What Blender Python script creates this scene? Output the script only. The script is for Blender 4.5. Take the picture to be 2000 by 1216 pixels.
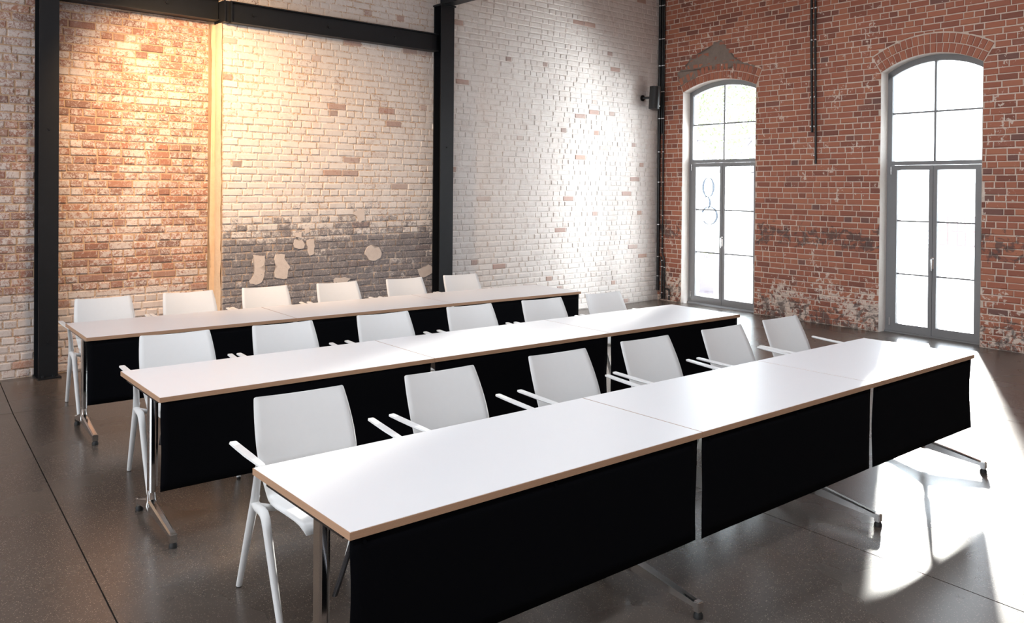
import bpy, bmesh, math, random
import numpy as np
from mathutils import Vector, Matrix

# ------------------------------------------------------------------ reset
for o in list(bpy.data.objects):
    bpy.data.objects.remove(o, do_unlink=True)
scene = bpy.context.scene
C = scene.collection
random.seed(7)

# ------------------------------------------------------------------ camera
FPX, CX, CY = 1630.384, 1000.09, 380.49
YAW, PITCH, ROLL = 0.69615, -0.00813, 0.00852
CAM = Vector((-1.19431, -2.13831, 1.82991))
_f = Vector((math.sin(YAW)*math.cos(PITCH), math.cos(YAW)*math.cos(PITCH), math.sin(PITCH)))
_r = Vector((math.cos(YAW), -math.sin(YAW), 0))
_u = _r.cross(_f)
RIGHT = math.cos(ROLL)*_r + math.sin(ROLL)*_u
UP = -math.sin(ROLL)*_r + math.cos(ROLL)*_u
FWD = _f
cam_d = bpy.data.cameras.new('camera')
cam_o = bpy.data.objects.new('camera', cam_d)
C.objects.link(cam_o)
m = Matrix((RIGHT, UP, -FWD)).transposed().to_4x4()
m.translation = CAM
cam_o.matrix_world = m
cam_d.sensor_fit = 'HORIZONTAL'
cam_d.sensor_width = 36.0
cam_d.lens = FPX/2000*36.0
cam_d.shift_x = 0.0
cam_d.shift_y = -(608-CY)/2000
cam_d.clip_start = 0.05
scene.camera = cam_o

def pix(P):
    d = Vector(P)-CAM
    z = d.dot(FWD)
    if z < 0.1:
        return None
    return (CX+FPX*d.dot(RIGHT)/z, CY-FPX*d.dot(UP)/z)

# ------------------------------------------------------------------ sky, sun, added fill lamps, exposure
W = bpy.data.worlds.new('overcast_sky')
scene.world = W
W.use_nodes = True
bg = W.node_tree.nodes['Background']
bg.inputs[0].default_value = (0.84, 0.92, 1.0, 1)
bg.inputs[1].default_value = 9.0

def light(name, kind, loc, energy, color=(1, 1, 1), target=None, direction=None, **kw):
    d = bpy.data.lights.new(name, kind)
    d.energy = energy
    d.color = color
    for k, v in kw.items():
        setattr(d, k, v)
    o = bpy.data.objects.new(name, d)
    C.objects.link(o)
    o.location = loc
    if target is not None:
        direction = Vector(target)-Vector(loc)
    if direction is not None:
        o.rotation_euler = Vector(direction).to_track_quat('-Z', 'Y').to_euler()
    return o

SUN_EL = math.radians(12.2)
SUN_H = Vector((-1.0, -0.47, 0)).normalized()
SUN_DIR = Vector((SUN_H.x*math.cos(SUN_EL), SUN_H.y*math.cos(SUN_EL), -math.sin(SUN_EL)))
light('sun', 'SUN', (20, 8, 8), 9.0, (1.0, 0.95, 0.88), direction=SUN_DIR, angle=math.radians(2.2))
# added area lamp for daylight bounced through the far door onto the back wall
light('door_bounce_fill', 'AREA', (10.9, 3.9, 2.0), 950.0, (0.96, 0.98, 1.0), target=(8.3, 6.9, 1.9),
      shape='RECTANGLE', size=2.0, size_y=2.6)
# added warm spot above the view, puts the warm glow on the wall step
light('warm_glow_fill', 'SPOT', (1.05, 5.20, 3.85), 440.0, (1.0, 0.62, 0.31), target=(2.35, 6.75, 1.9),
      spot_size=math.radians(105), spot_blend=1.0, shadow_soft_size=0.12)

# portals that only guide the sky's light through the openings of the room
def portal(loc, size, size_y, direction):
    o = light('sky_portal', 'AREA', loc, 1.0, direction=direction, shape='RECTANGLE', size=size, size_y=size_y)
    o.data.cycles.is_portal = True
portal((9.95, 5.75, 1.78), 1.5, 3.6, (-1, 0, 0))
portal((9.83, 2.49, 1.78), 1.4, 3.6, (-1, 0, 0))
portal((1.25, -2.025, 5.46), 11.5, 0.6, (0, 0, -1))
portal((1.25, 2.275, 5.46), 11.5, 0.6, (0, 0, -1))
portal((-6.52, -2.2, 2.65), 2.0, 3.3, (1, 0, 0))
portal((-6.52, 3.9, 2.65), 2.0, 3.3, (1, 0, 0))

vs = scene.view_settings
vs.view_transform = 'Standard'
vs.look = 'None'
vs.exposure = 0.52
vs.gamma = 1.0
vs.use_curve_mapping = False

# ------------------------------------------------------------------ helpers: objects
def link(name, me, mat=None, parent=None):
    o = bpy.data.objects.new(name, me)
    C.objects.link(o)
    if mat is not None and me is not None and len(me.materials) == 0:
        me.materials.append(mat)
    if parent is not None:
        o.parent = parent
    return o

def tag(o, label, cat, group=None):
    o['label'] = label
    o['category'] = cat
    if group:
        o['group'] = group
    return o

def struct(o, label=None):
    o['kind'] = 'structure'
    if label:
        o['label'] = label
    return o

def empty(name, loc=(0, 0, 0), rz=0.0):
    o = bpy.data.objects.new(name, None)
    C.objects.link(o)
    o.empty_display_size = 0.1
    o.location = loc
    o.rotation_euler = (0, 0, rz)
    return o

def copy_tree(o, parent=None):
    c = o.copy()
    C.objects.link(c)
    if parent is not None:
        c.parent = parent
    for ch in o.children:
        copy_tree(ch, c)
    return c

class MB:
    """collects faces, builds one mesh"""
    def __init__(s):
        s.v, s.f, s.mi, s.sm = [], [], [], []
    def add(s, verts, faces, mi=0, smooth=False):
        b = len(s.v)
        s.v += [tuple(x) for x in verts]
        for f in faces:
            s.f.append(tuple(b+i for i in f))
            s.mi.append(mi)
            s.sm.append(smooth)
    def box(s, a, b, mi=0, bev=0.0):
        x0, y0, z0 = a
        x1, y1, z1 = b
        if bev <= 0:
            vv = [(x0, y0, z0), (x1, y0, z0), (x1, y1, z0), (x0, y1, z0), (x0, y0, z1), (x1, y0, z1), (x1, y1, z1), (x0, y1, z1)]
            s.add(vv, [(0, 3, 2, 1), (4, 5, 6, 7), (0, 1, 5, 4), (1, 2, 6, 5), (2, 3, 7, 6), (3, 0, 4, 7)], mi)
            return
        bm = bmesh.new()
        r = bmesh.ops.create_cube(bm, size=1.0)
        for v in bm.verts:
            v.co = ((x0+x1)/2+v.co.x*(x1-x0), (y0+y1)/2+v.co.y*(y1-y0), (z0+z1)/2+v.co.z*(z1-z0))
        bmesh.ops.bevel(bm, geom=list(bm.edges), offset=bev, segments=2, affect='EDGES')
        s.add_bm(bm, mi)
    def add_bm(s, bm, mi=0, smooth=False):
        bm.verts.index_update()
        s.add([v.co[:] for v in bm.verts], [[v.index for v in f.verts] for f in bm.faces], mi, smooth)
        bm.free()
    def tube(s, pts, rad, n=10, mi=0, ex=1.0, up=None, cap=True):
        """sweep an ellipse along pts; rad list or number; ex = ratio second/first axis"""
        pts = [Vector(p) for p in pts]
        if not isinstance(rad, (list, tuple)):
            rad = [rad]*len(pts)
        rings = []
        a = None
        for i, p in enumerate(pts):
            if i == 0:
                t = pts[1]-pts[0]
            elif i == len(pts)-1:
                t = pts[-1]-pts[-2]
            else:
                t = (pts[i+1]-p).normalized()+(p-pts[i-1]).normalized()
            t.normalize()
            if a is None:
                h = Vector(up) if up else (Vector((1, 0, 0)) if abs(t.x) < 0.9 else Vector((0, 1, 0)))
                a = (h-t*h.dot(t)).normalized()
            else:
                a = (a-t*a.dot(t)).normalized()
            b = t.cross(a)
            rings.append([p+a*(rad[i]*math.cos(2*math.pi*k/n))+b*(rad[i]*ex*math.sin(2*math.pi*k/n)) for k in range(n)])
        vv = [q for r in rings for q in r]
        ff = []
        for i in range(len(pts)-1):
            for k in range(n):
                k2 = (k+1) % n
                ff.append((i*n+k, i*n+k2, (i+1)*n+k2, (i+1)*n+k))
        s.add(vv, ff, mi, True)
        if cap:
            s.add(rings[0], [tuple(reversed(range(n)))], mi)
            s.add(rings[-1], [tuple(range(n))], mi)
    def prism(s, prof, origin, ex, ey, ez, length, mi=0):
        """extrude closed 2D profile (a,b) along ez*length; point = origin + a*ex + b*ey"""
        o, ex, ey, ez = Vector(origin), Vector(ex), Vector(ey), Vector(ez)
        n = len(prof)
        v0 = [o+ex*a+ey*b for a, b in prof]
        v1 = [p+ez*length for p in v0]
        s.add(v0+v1, [(i, (i+1) % n, n+(i+1) % n, n+i) for i in range(n)]+[tuple(reversed(range(n))), tuple(range(n, 2*n))], mi)
    def mesh(s, name, mats=None):
        me = bpy.data.meshes.new(name)
        me.from_pydata(s.v, [], s.f)
        me.polygons.foreach_set('material_index', s.mi)
        me.polygons.foreach_set('use_smooth', s.sm)
        for mt in (mats or []):
            me.materials.append(mt)
        bm = bmesh.new()
        bm.from_mesh(me)
        bmesh.ops.recalc_face_normals(bm, faces=bm.faces)
        bm.to_mesh(me)
        bm.free()
        me.update()
        return me
    def build(s, name, mats, parent=None):
        if not isinstance(mats, (list, tuple)):
            mats = [mats]
        return link(name, s.mesh(name, mats), None, parent)

# ------------------------------------------------------------------ helpers: materials
class NT:
    def __init__(s, name):
        s.m = bpy.data.materials.new(name)
        s.m.use_nodes = True
        s.t = s.m.node_tree
        s.b = s.t.nodes['Principled BSDF']
    def n(s, typ):
        return s.t.nodes.new(typ)
    def put(s, sock, v):
        if isinstance(v, bpy.types.NodeSocket):
            s.t.links.new(v, sock)
        elif v is not None:
            if isinstance(v, (tuple, list)) and len(v) == 3 and sock.type == 'RGBA':
                v = (*v, 1)
            sock.default_value = v
    def pos(s):
        return s.n('ShaderNodeNewGeometry').outputs['Position']
    def objc(s):
        return s.n('ShaderNodeTexCoord').outputs['Object']
    def xyz(s, v):
        q = s.n('ShaderNodeSeparateXYZ')
        s.put(q.inputs[0], v)
        return q.outputs
    def attr(s, name):
        q = s.n('ShaderNodeAttribute')
        q.attribute_name = name
        return q.outputs['Fac']
    def scale(s, v, sc):
        q = s.n('ShaderNodeMapping')
        s.put(q.inputs['Vector'], v)
        q.inputs['Scale'].default_value = sc
        return q.outputs[0]
    def noise(s, v, sc, det=4, rough=0.6, dist=0.0):
        q = s.n('ShaderNodeTexNoise')
        s.put(q.inputs['Vector'], v)
        q.inputs['Scale'].default_value = sc
        q.inputs['Detail'].default_value = det
        q.inputs['Roughness'].default_value = rough
        q.inputs['Distortion'].default_value = dist
        return q.outputs['Fac']
    def vor(s, v, sc, out='Distance'):
        q = s.n('ShaderNodeTexVoronoi')
        s.put(q.inputs['Vector'], v)
        q.inputs['Scale'].default_value = sc
        return q.outputs[out]
    def ma(s, op, a, b=None, c=None, clamp=False):
        q = s.n('ShaderNodeMath')
        q.operation = op
        q.use_clamp = clamp
        s.put(q.inputs[0], a)
        s.put(q.inputs[1], b)
        s.put(q.inputs[2], c)
        return q.outputs[0]
    def step(s, v, a, b, oa=0.0, ob=1.0):
        q = s.n('ShaderNodeMapRange')
        q.interpolation_type = 'SMOOTHSTEP'
        s.put(q.inputs['Value'], v)
        s.put(q.inputs['From Min'], a)
        s.put(q.inputs['From Max'], b)
        s.put(q.inputs['To Min'], oa)
        s.put(q.inputs['To Max'], ob)
        return q.outputs[0]
    def mix(s, f, a, b):
        q = s.n('ShaderNodeMix')
        q.data_type = 'RGBA'
        s.put(q.inputs[0], f)
        s.put(q.inputs[6], a)
        s.put(q.inputs[7], b)
        return q.outputs[2]
    def ramp(s, v, stops, interp='LINEAR'):
        q = s.n('ShaderNodeValToRGB')
        q.color_ramp.interpolation = interp
        e = q.color_ramp.elements
        e[0].position, e[0].color = stops[0][0], (*stops[0][1], 1)
        e[1].position, e[1].color = stops[-1][0], (*stops[-1][1], 1)
        for p, c in stops[1:-1]:
            x = e.new(p)
            x.color = (*c, 1)
        s.put(q.inputs[0], v)
        return q.outputs[0]
    def bump(s, h, strength=0.3, dist=0.01):
        q = s.n('ShaderNodeBump')
        q.inputs['Strength'].default_value = strength
        q.inputs['Distance'].default_value = dist
        s.put(q.inputs['Height'], h)
        s.put(s.b.inputs['Normal'], q.outputs[0])
    def out(s, color=None, rough=None, metal=None, spec=None, **kw):
        s.put(s.b.inputs['Base Color'], color)
        s.put(s.b.inputs['Roughness'], rough)
        s.put(s.b.inputs['Metallic'], metal)
        s.put(s.b.inputs['Specular IOR Level'], spec)
        for k, v in kw.items():
            s.put(s.b.inputs[k.replace('_', ' ')], v)
        return s.m

def simple(name, color, rough=0.5, metal=0.0, spec=None, nscale=40.0, namp=0.06, bump=0.0):
    t = NT(name)
    n = t.noise(t.objc(), nscale, 3, 0.6)
    dark = tuple(c*(1-namp) for c in color)
    lite = tuple(min(1, c*(1+namp)) for c in color)
    if bump:
        t.bump(n, bump, 0.003)
    return t.out(t.mix(n, dark, lite), rough, metal, spec)

WHITE_PAINT = (0.74, 0.70, 0.665)

def back_wall_material(name, mortar):
    t = NT(name)
    p = t.pos()
    x, y, z = t.xyz(p)[0], t.xyz(p)[1], t.xyz(p)[2]
    rnd = t.attr('rnd')
    n1 = t.noise(p, 30, 6, 0.72, 1.2)
    n2 = t.noise(p, 2.6, 4, 0.6)
    n3 = t.noise(p, 60, 3, 0.6)
    n4 = t.noise(p, 9, 5, 0.7, 0.8)
    if mortar:
        base = t.mix(n1, (0.46, 0.30, 0.19), (0.66, 0.48, 0.33))
    else:
        base = t.ramp(rnd, [(0.0, (0.22, 0.115, 0.095)), (0.3, (0.36, 0.15, 0.10)), (0.55, (0.30, 0.165, 0.135)),
                            (0.8, (0.44, 0.19, 0.11)), (1.0, (0.36, 0.22, 0.175))])
        base = t.mix(t.ma('MULTIPLY', n3, 0.5), base, (0.46, 0.30, 0.23))
    cov = t.ma('ADD', t.ma('MULTIPLY', n1, 0.75), t.ma('MULTIPLY', n2, 0.25))
    if not mortar:
        r2 = t.ma('FRACT', t.ma('MULTIPLY', rnd, 7.31))
        cov = t.ma('ADD', cov, t.ma('MULTIPLY', t.ma('SUBTRACT', r2, 0.5), 0.10))
    main = t.step(x, 2.16, 2.20)                        # main wall vs recessed bay
    right = t.step(x, 4.6, 5.6)
    low = t.step(t.ma('ADD', z, t.ma('MULTIPLY', n2, 0.3)), 0.98, 0.86)   # thick plaster remains near the floor in the bay
    thr = t.step(main, 0, 1, 0.505 if not mortar else 0.60, 0.37 if not mortar else 0.50)
    thr = t.ma('SUBTRACT', thr, t.ma('MULTIPLY', right, 0.055 if not mortar else 0.13))
    lowbay = t.ma('MULTIPLY', low, t.ma('SUBTRACT', 1.0, main))
    thr = t.ma('SUBTRACT', thr, t.ma('MULTIPLY', lowbay, 0.10))
    cover = t.ma('MULTIPLY', t.step(t.ma('SUBTRACT', cov, thr), -0.07, 0.06), t.step(main, 0, 1, 0.74, 0.96))
    if not mortar:
        cover = t.ma('MULTIPLY', cover, t.step(r2, 0.018, 0.03, 0.35, 1.0))
    white = t.mix(n3, WHITE_PAINT, (0.80, 0.765, 0.735))
    white = t.mix(t.ma('MULTIPLY', t.step(n4, 0.45, 0.7), 0.4), white, (0.56, 0.47, 0.42))
    col = t.mix(cover, base, white)
    # soot and dark paint remains low on the middle field
    zz = t.ma('ADD', z, t.ma('MULTIPLY', t.ma('SUBTRACT', n4, 0.5), 0.35))
    s1 = t.step(zz, 1.85, 1.30)
    s2 = t.step(zz, 1.26, 1.18)
    fld = t.ma('MULTIPLY', main, t.step(x, 5.25, 5.0))
    sc = t.ma('ADD', t.ma('MULTIPLY', s1, 0.19), t.ma('MULTIPLY', s2, 0.13 if not mortar else 0.03))
    nm = t.ma('ADD', t.ma('MULTIPLY', n1, 0.55), t.ma('MULTIPLY', n4, 0.45))
    if not mortar:
        nm = t.ma('ADD', nm, t.ma('MULTIPLY', t.ma('SUBTRACT', rnd, 0.5), 0.14))
    soot = t.step(t.ma('ADD', nm, t.ma('SUBTRACT', sc, 0.70)), -0.07, 0.06)
    soot = t.ma('MULTIPLY', t.ma('MULTIPLY', soot, fld), 0.90)
    col = t.mix(soot, col, t.mix(n1, (0.075, 0.073, 0.084), (0.27, 0.25, 0.26)))
    fleck = t.ma('MULTIPLY', t.step(t.noise(p, 42, 5, 0.75, 1.5), 0.53, 0.64), soot)
    col = t.mix(t.ma('MULTIPLY', fleck, 0.75), col, (0.62, 0.56, 0.54))
    t.bump(t.ma('ADD', n1, t.ma('MULTIPLY', n3, 0.5)), 0.5, 0.006)
    return t.out(col, 0.9, 0, 0.25)

def window_wall_material(name, mortar):
    t = NT(name)
    p = t.pos()
    o = t.xyz(p)
    y, z = o[1], o[2]
    rnd = t.attr('rnd')
    n1 = t.noise(p, 16, 6, 0.68, 0.4)
    n2 = t.noise(p, 2.3, 4, 0.6)
    n3 = t.noise(p, 70, 3, 0.6)
    n4 = t.noise(p, 7, 5, 0.7, 1.0)
    if mortar:
        base = t.mix(n1, (0.58, 0.44, 0.35), (0.80, 0.68, 0.58))
    else:
        base = t.ramp(rnd, [(0.0, (0.22, 0.088, 0.068)), (0.2, (0.37, 0.132, 0.086)), (0.5, (0.43, 0.155, 0.098)),
                            (0.75, (0.49, 0.195, 0.118)), (0.93, (0.40, 0.15, 0.10)), (1.0, (0.18, 0.10, 0.09))])
        base = t.mix(t.ma('MULTIPLY', n3, 0.28), base, (0.40, 0.20, 0.14))
    cov = t.ma('ADD', t.ma('MULTIPLY', n1, 0.55), t.ma('MULTIPLY', n2, 0.45))
    lowz = t.step(t.ma('ADD', z, t.ma('MULTIPLY', n2, 0.5)), 1.25, 0.35)
    thr = t.ma('SUBTRACT', 0.60 if not mortar else 0.55, t.ma('MULTIPLY', lowz, 0.105))
    cover = t.step(t.ma('SUBTRACT', cov, thr), -0.012, 0.02)
    col = t.mix(t.ma('MULTIPLY', cover, 0.9), base, (0.76, 0.64, 0.55))
    # dark grime bands at about a metre and near the floor
    band = t.ma('MULTIPLY', t.step(z, 0.95, 1.1), t.step(z, 1.5, 1.25))
    g = t.step(t.ma('ADD', n4, t.ma('MULTIPLY', t.ma('MAXIMUM', band, t.ma('MULTIPLY', t.step(z, 0.5, 0.2), 1.0)), 0.2)), 0.66, 0.76)
    col = t.mix(t.ma('MULTIPLY', g, 0.75), col, (0.11, 0.085, 0.08))
    t.bump(t.ma('ADD', n1, t.ma('MULTIPLY', n3, 0.5)), 0.5, 0.006)
    return t.out(col, 0.88, 0, 0.25)

def concrete_material(name, joint=False):
    t = NT(name)
    p = t.pos()
    big = t.noise(p, 1.1, 3, 0.5)
    mid = t.noise(p, 14, 4, 0.6)
    vd = t.vor(p, 170, 'Distance')
    vc = t.n('ShaderNodeTexVoronoi')
    t.put(vc.inputs['Vector'], p)
    vc.inputs['Scale'].default_value = 170
    chip = t.xyz(vc.outputs['Color'])[0]
    col = t.mix(big, (0.052, 0.041, 0.034), (0.088, 0.071, 0.059))
    col = t.mix(t.ma('MULTIPLY', mid, 0.35), col, (0.13, 0.105, 0.088))
    light_chip = t.ma('MULTIPLY', t.step(chip, 0.72, 0.95), t.step(vd, 0.45, 0.25))
    col = t.mix(t.ma('MULTIPLY', light_chip, 0.75), col, (0.36, 0.29, 0.235))
    dark_chip = t.ma('MULTIPLY', t.step(chip, 0.2, 0.05), t.step(vd, 0.45, 0.25))
    col = t.mix(t.ma('MULTIPLY', dark_chip, 0.7), col, (0.03, 0.025, 0.023))
    rough = t.ma('ADD', 0.23, t.ma('MULTIPLY', big, 0.08))
    if joint:
        return t.out((0.03, 0.026, 0.024), 0.8)
    return t.out(col, rough, 0, 0.8)

def ply_material():
    t = NT('plywood_edge')
    p = t.pos()
    z = t.xyz(p)[2]
    grain = t.noise(t.scale(p, (4, 4, 260)), 3.0, 4, 0.6)
    ply = t.ma('SINE', t.ma('MULTIPLY', z, 2200.0))
    f = t.ma('ADD', t.ma('MULTIPLY', grain, 0.7), t.ma('MULTIPLY', ply, 0.18))
    return t.out(t.mix(f, (0.34, 0.18, 0.10), (0.68, 0.45, 0.30)), 0.5)

def fabric_material():
    t = NT('black_fabric')
    p = t.objc()
    w = t.noise(t.scale(p, (900, 900, 300)), 1.0, 2, 0.5)
    t.bump(w, 0.25, 0.001)
    return t.out(t.mix(w, (0.0012, 0.0013, 0.002), (0.0035, 0.0036, 0.005)), 0.9, 0, 0.06)

def plaster_material(name, c0, c1):
    t = NT(name)
    p = t.pos()
    n = t.noise(p, 18, 6, 0.65)
    n2 = t.noise(p, 3, 3, 0.5)
    t.bump(n, 0.6, 0.008)
    return t.out(t.mix(t.ma('ADD', t.ma('MULTIPLY', n, 0.6), t.ma('MULTIPLY', n2, 0.4)), c0, c1), 0.92, 0, 0.2)

def glass_material():
    t = NT('window_glass')
    t.t.nodes.remove(t.b)
    out = [n for n in t.t.nodes if n.type == 'OUTPUT_MATERIAL'][0]
    tr = t.n('ShaderNodeBsdfTransparent')
    tr.inputs[0].default_value = (0.97, 0.985, 0.985, 1)
    gl = t.n('ShaderNodeBsdfGlossy')
    gl.inputs['Roughness'].default_value = 0.02
    fr = t.n('ShaderNodeFresnel')
    fr.inputs[0].default_value = 1.45
    nz = t.noise(t.objc(), 1.5, 2, 0.5)
    fac = t.ma('MULTIPLY', fr.outputs[0], t.ma('ADD', 0.8, t.ma('MULTIPLY', nz, 0.2)))
    mx = t.n('ShaderNodeMixShader')
    t.put(mx.inputs[0], fac)
    t.t.links.new(tr.outputs[0], mx.inputs[1])
    t.t.links.new(gl.outputs[0], mx.inputs[2])
    t.t.links.new(mx.outputs[0], out.inputs[0])
    return t.m

M = {}
M['bw_brick'] = back_wall_material('worn_whitewashed_brick', False)
M['bw_mortar'] = back_wall_material('worn_whitewashed_mortar', True)
M['ww_brick'] = window_wall_material('red_brick', False)
M['ww_mortar'] = window_wall_material('pale_lime_mortar', True)
M['concrete'] = concrete_material('polished_concrete')
M['joint'] = concrete_material('saw_cut_joint', True)
M['ply'] = ply_material()
M['fabric'] = fabric_material()
M['laminate'] = simple('white_laminate', (0.80, 0.80, 0.815), 0.32, 0, 0.5, 8, 0.01)
M['plastic'] = simple('white_plastic', (0.78, 0.78, 0.775), 0.33, 0, 0.5, 30, 0.015)
M['frame_white'] = simple('white_powder_coat', (0.74, 0.74, 0.735), 0.4, 0, 0.5, 60, 0.02)
M['chrome'] = simple('polished_aluminium', (0.72, 0.71, 0.70), 0.14, 1.0, None, 25, 0.05)
M['darkchrome'] = simple('dark_steel_strut', (0.16, 0.16, 0.17), 0.25, 1.0, None, 25, 0.05)
M['rubber'] = simple('black_rubber', (0.012, 0.012, 0.012), 0.6)
M['steel'] = simple('black_painted_steel', (0.008, 0.0095, 0.012), 0.45, 0, 0.35, 12, 0.25, 0.06)
M['pipe'] = simple('black_conduit', (0.012, 0.012, 0.013), 0.35, 0, 0.5, 30, 0.2)
M['clip'] = simple('galvanised_clip', (0.75, 0.75, 0.75), 0.3, 0.6)
M['frame_grey'] = simple('grey_door_frame', (0.25, 0.25, 0.255), 0.45, 0, 0.5, 20, 0.06)
M['glass'] = glass_material()
M['handle'] = simple('satin_steel_handle', (0.7, 0.7, 0.7), 0.25, 1.0)
M['reveal'] = plaster_material('whitewashed_reveal', (0.74, 0.64, 0.57), (0.90, 0.87, 0.84))
M['cement'] = plaster_material('grey_cement', (0.15, 0.115, 0.095), (0.36, 0.29, 0.245))
M['plaster'] = plaster_material('old_white_plaster', (0.56, 0.47, 0.42), (0.80, 0.73, 0.67))
M['return'] = plaster_material('ochre_plaster', (0.62, 0.44, 0.28), (0.86, 0.70, 0.52))
M['plain_wall'] = plaster_material('plain_brick_render', (0.42, 0.30, 0.24), (0.58, 0.46, 0.39))
def film_material():
    t = NT('frosted_film')
    out = [n for n in t.t.nodes if n.type == 'OUTPUT_MATERIAL'][0]
    tl = t.n('ShaderNodeBsdfTranslucent')
    tl.inputs[0].default_value = (0.08, 0.087, 0.097, 1)
    tr = t.n('ShaderNodeBsdfTransparent')
    tr.inputs[0].default_value = (0.040, 0.046, 0.058, 1)
    mx = t.n('ShaderNodeMixShader')
    t.put(mx.inputs[0], t.ma('ADD', 0.55, t.ma('MULTIPLY', t.noise(t.objc(), 40, 2, 0.5), 0.2)))
    t.t.links.new(tl.outputs[0], mx.inputs[1])
    t.t.links.new(tr.outputs[0], mx.inputs[2])
    t.t.links.new(mx.outputs[0], out.inputs[0])
    return t.m
M['decal'] = film_material()
M['paving'] = plaster_material('pale_paving', (0.60, 0.59, 0.57), (0.72, 0.71, 0.69))

# ------------------------------------------------------------------ wall frames
A_B = math.atan(0.0274)                       # back wall turns slightly
OB = Vector((0, 6.69, 0))
UB = Vector((math.cos(A_B), math.sin(A_B), 0))
NB = Vector((math.sin(A_B), -math.cos(A_B), 0))
A_W = math.atan(0.04)
OW = Vector((9.30, 0, 0))
UW = Vector((math.sin(A_W), math.cos(A_W), 0))
NW = Vector((-math.cos(A_W), math.sin(A_W), 0))
ZUP = Vector((0, 0, 1))
def PB(u, z, off=0.0):
    return OB+UB*u+NB*off+ZUP*z
def PW(u, z, off=0.0):
    return OW+UW*u+NW*off+ZUP*z

RECESS = -0.17
STEP = 2.165
HW = 5.3
U_CORNER_B = 9.62

# doors: centre, half width of opening, spring height, apex height
DOORS = [dict(c=5.75, h=0.70, s=3.395, a=3.542, mull=5.775), dict(c=2.495, h=0.625, s=3.37, a=3.545, mull=2.515)]
for d in DOORS:
    rise = d['a']-d['s']
    d['R'] = (d['h']**2+rise**2)/(2*rise)
    d['zc'] = d['a']-d['R']
def arch_z(d, u, grow=0.0):
    R = d['R']+grow
    q = R*R-(u-d['c'])**2
    return d['zc']+math.sqrt(q) if q > 0 else d['zc']

# ------------------------------------------------------------------ floor
fl = MB()
fl.box((-6.2, -7.0, -0.12), (9.62, 7.3, -0.012))
floor = struct(fl.build('floor', M['joint']), 'dark polished concrete floor with saw cut joints')
ang = math.atan(0.062)
fx, fy = Vector((math.cos(ang), -math.sin(ang), 0)), Vector((math.sin(ang), math.cos(ang), 0))
org = Vector((-0.318, 0, 0))
xs = [-6.4, -3.2, 0.0, 3.22, 6.44, 10.2]
ys = [-7.4, -3.5, 0.9-1.9, 5.45, 7.6]
ys = [-7.4, -3.2, 5.52, 7.6]
for i in range(len(xs)-1):
    for j in range(len(ys)-1):
        g = 0.0035
        a, b, c, d_ = xs[i]+g, xs[i+1]-g, ys[j]+g, ys[j+1]-g
        q = MB()
        cor = [(a, c), (b, c), (b, d_), (a, d_)]
        top = [org+fx*u+fy*v for u, v in cor]
        # keep slabs inside the room
        top = [Vector((min(p.x, 9.6), min(max(p.y, -6.99), 7.2), 0)) for p in top]
        bot = [p-ZUP*0.012 for p in top]
        q.add(top+bot, [(0, 1, 2, 3), (7, 6, 5, 4)]+[(k, k+4, (k+1) % 4+4, (k+1) % 4) for k in range(4)])
        q.build('concrete_slab', M['concrete'], floor)

# ------------------------------------------------------------------ brick laying
COURSE, STR, HEAD, JOINT = 0.078, 0.237, 0.1185, 0.0125

def in_view(P, margin=20):
    q = pix(P)
    return q is not None and -margin < q[0] < 2000+margin and -margin < q[1] < 1216+margin

class Bricks:
    def __init__(s):
        s.list = []                       # (verts, faces, rnd, score)
    def brick(s, poly, place, proud, rnd, ch=0.006, depth=0.03):
        """poly: ccw (u,z) corner list; place(u,z,off)"""
        n = len(poly)
        cu = sum(p[0] for p in poly)/n
        cz = sum(p[1] for p in poly)/n
        def inset(p, d):
            du, dz = cu-p[0], cz-p[1]
            return (p[0]+math.copysign(min(d, abs(du)), du), p[1]+math.copysign(min(d, abs(dz)), dz))
        t1, t2 = random.uniform(-.0022, .0022), random.uniform(-.0018, .0018)
        v = [place(p[0], p[1], -depth) for p in poly]
        v += [place(p[0], p[1], proud-ch*0.8) for p in poly]
        for k, p in enumerate(poly):
            q = inset(p, ch*random.uniform(0.7, 1.5))
            tilt = (t1 if q[0] > cu else -t1)+(t2 if q[1] > cz else -t2)
            v.append(place(q[0], q[1], proud+tilt))
        f = [tuple(range(2*n, 3*n))]
        for r in (0, 1):
            f += [(r*n+k, r*n+(k+1) % n, (r+1)*n+(k+1) % n, (r+1)*n+k) for k in range(n)]
        P = place(cu, cz, 0)
        score = -1.0
        if in_view(P):
            uv = [pix(place(p[0], p[1], 0)) for p in poly]
            if all(uv):
                score = abs(sum(uv[k][0]*uv[(k+1) % n][1]-uv[(k+1) % n][0]*uv[k][1] for k in range(n)))/2
        s.list.append((v, f, rnd, score))
    def emit(s, parent, mat, name='brick', limit=300):
        order = sorted(range(len(s.list)), key=lambda i: -s.list[i][3])
        pick = set(i for i in order[:limit] if s.list[i][3] > 0)
        V, F, Rn = [], [], []
        for i, (v, f, r, sc) in enumerate(s.list):
            if i in pick:
                me = bpy.data.meshes.new(name)
                me.from_pydata([tuple(x) for x in v], [], f)
                at = me.attributes.new('rnd', 'FLOAT', 'POINT')
                at.data.foreach_set('value', [r]*len(v))
                me.materials.append(mat)
                link(name, me, None, parent)
            else:
                b = len(V)
                V += [tuple(x) for x in v]
                F += [tuple(b+k for k in q) for q in f]
                Rn += [r]*len(v)
        if V:
            me = bpy.data.meshes.new('brick_field')
            me.from_pydata(V, [], F)
            at = me.attributes.new('rnd', 'FLOAT', 'POINT')
            at.data.foreach_set('value', Rn)
            me.materials.append(mat)
            o = link('brick_field', me, None, parent)
            o['kind'] = 'stuff'

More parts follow.
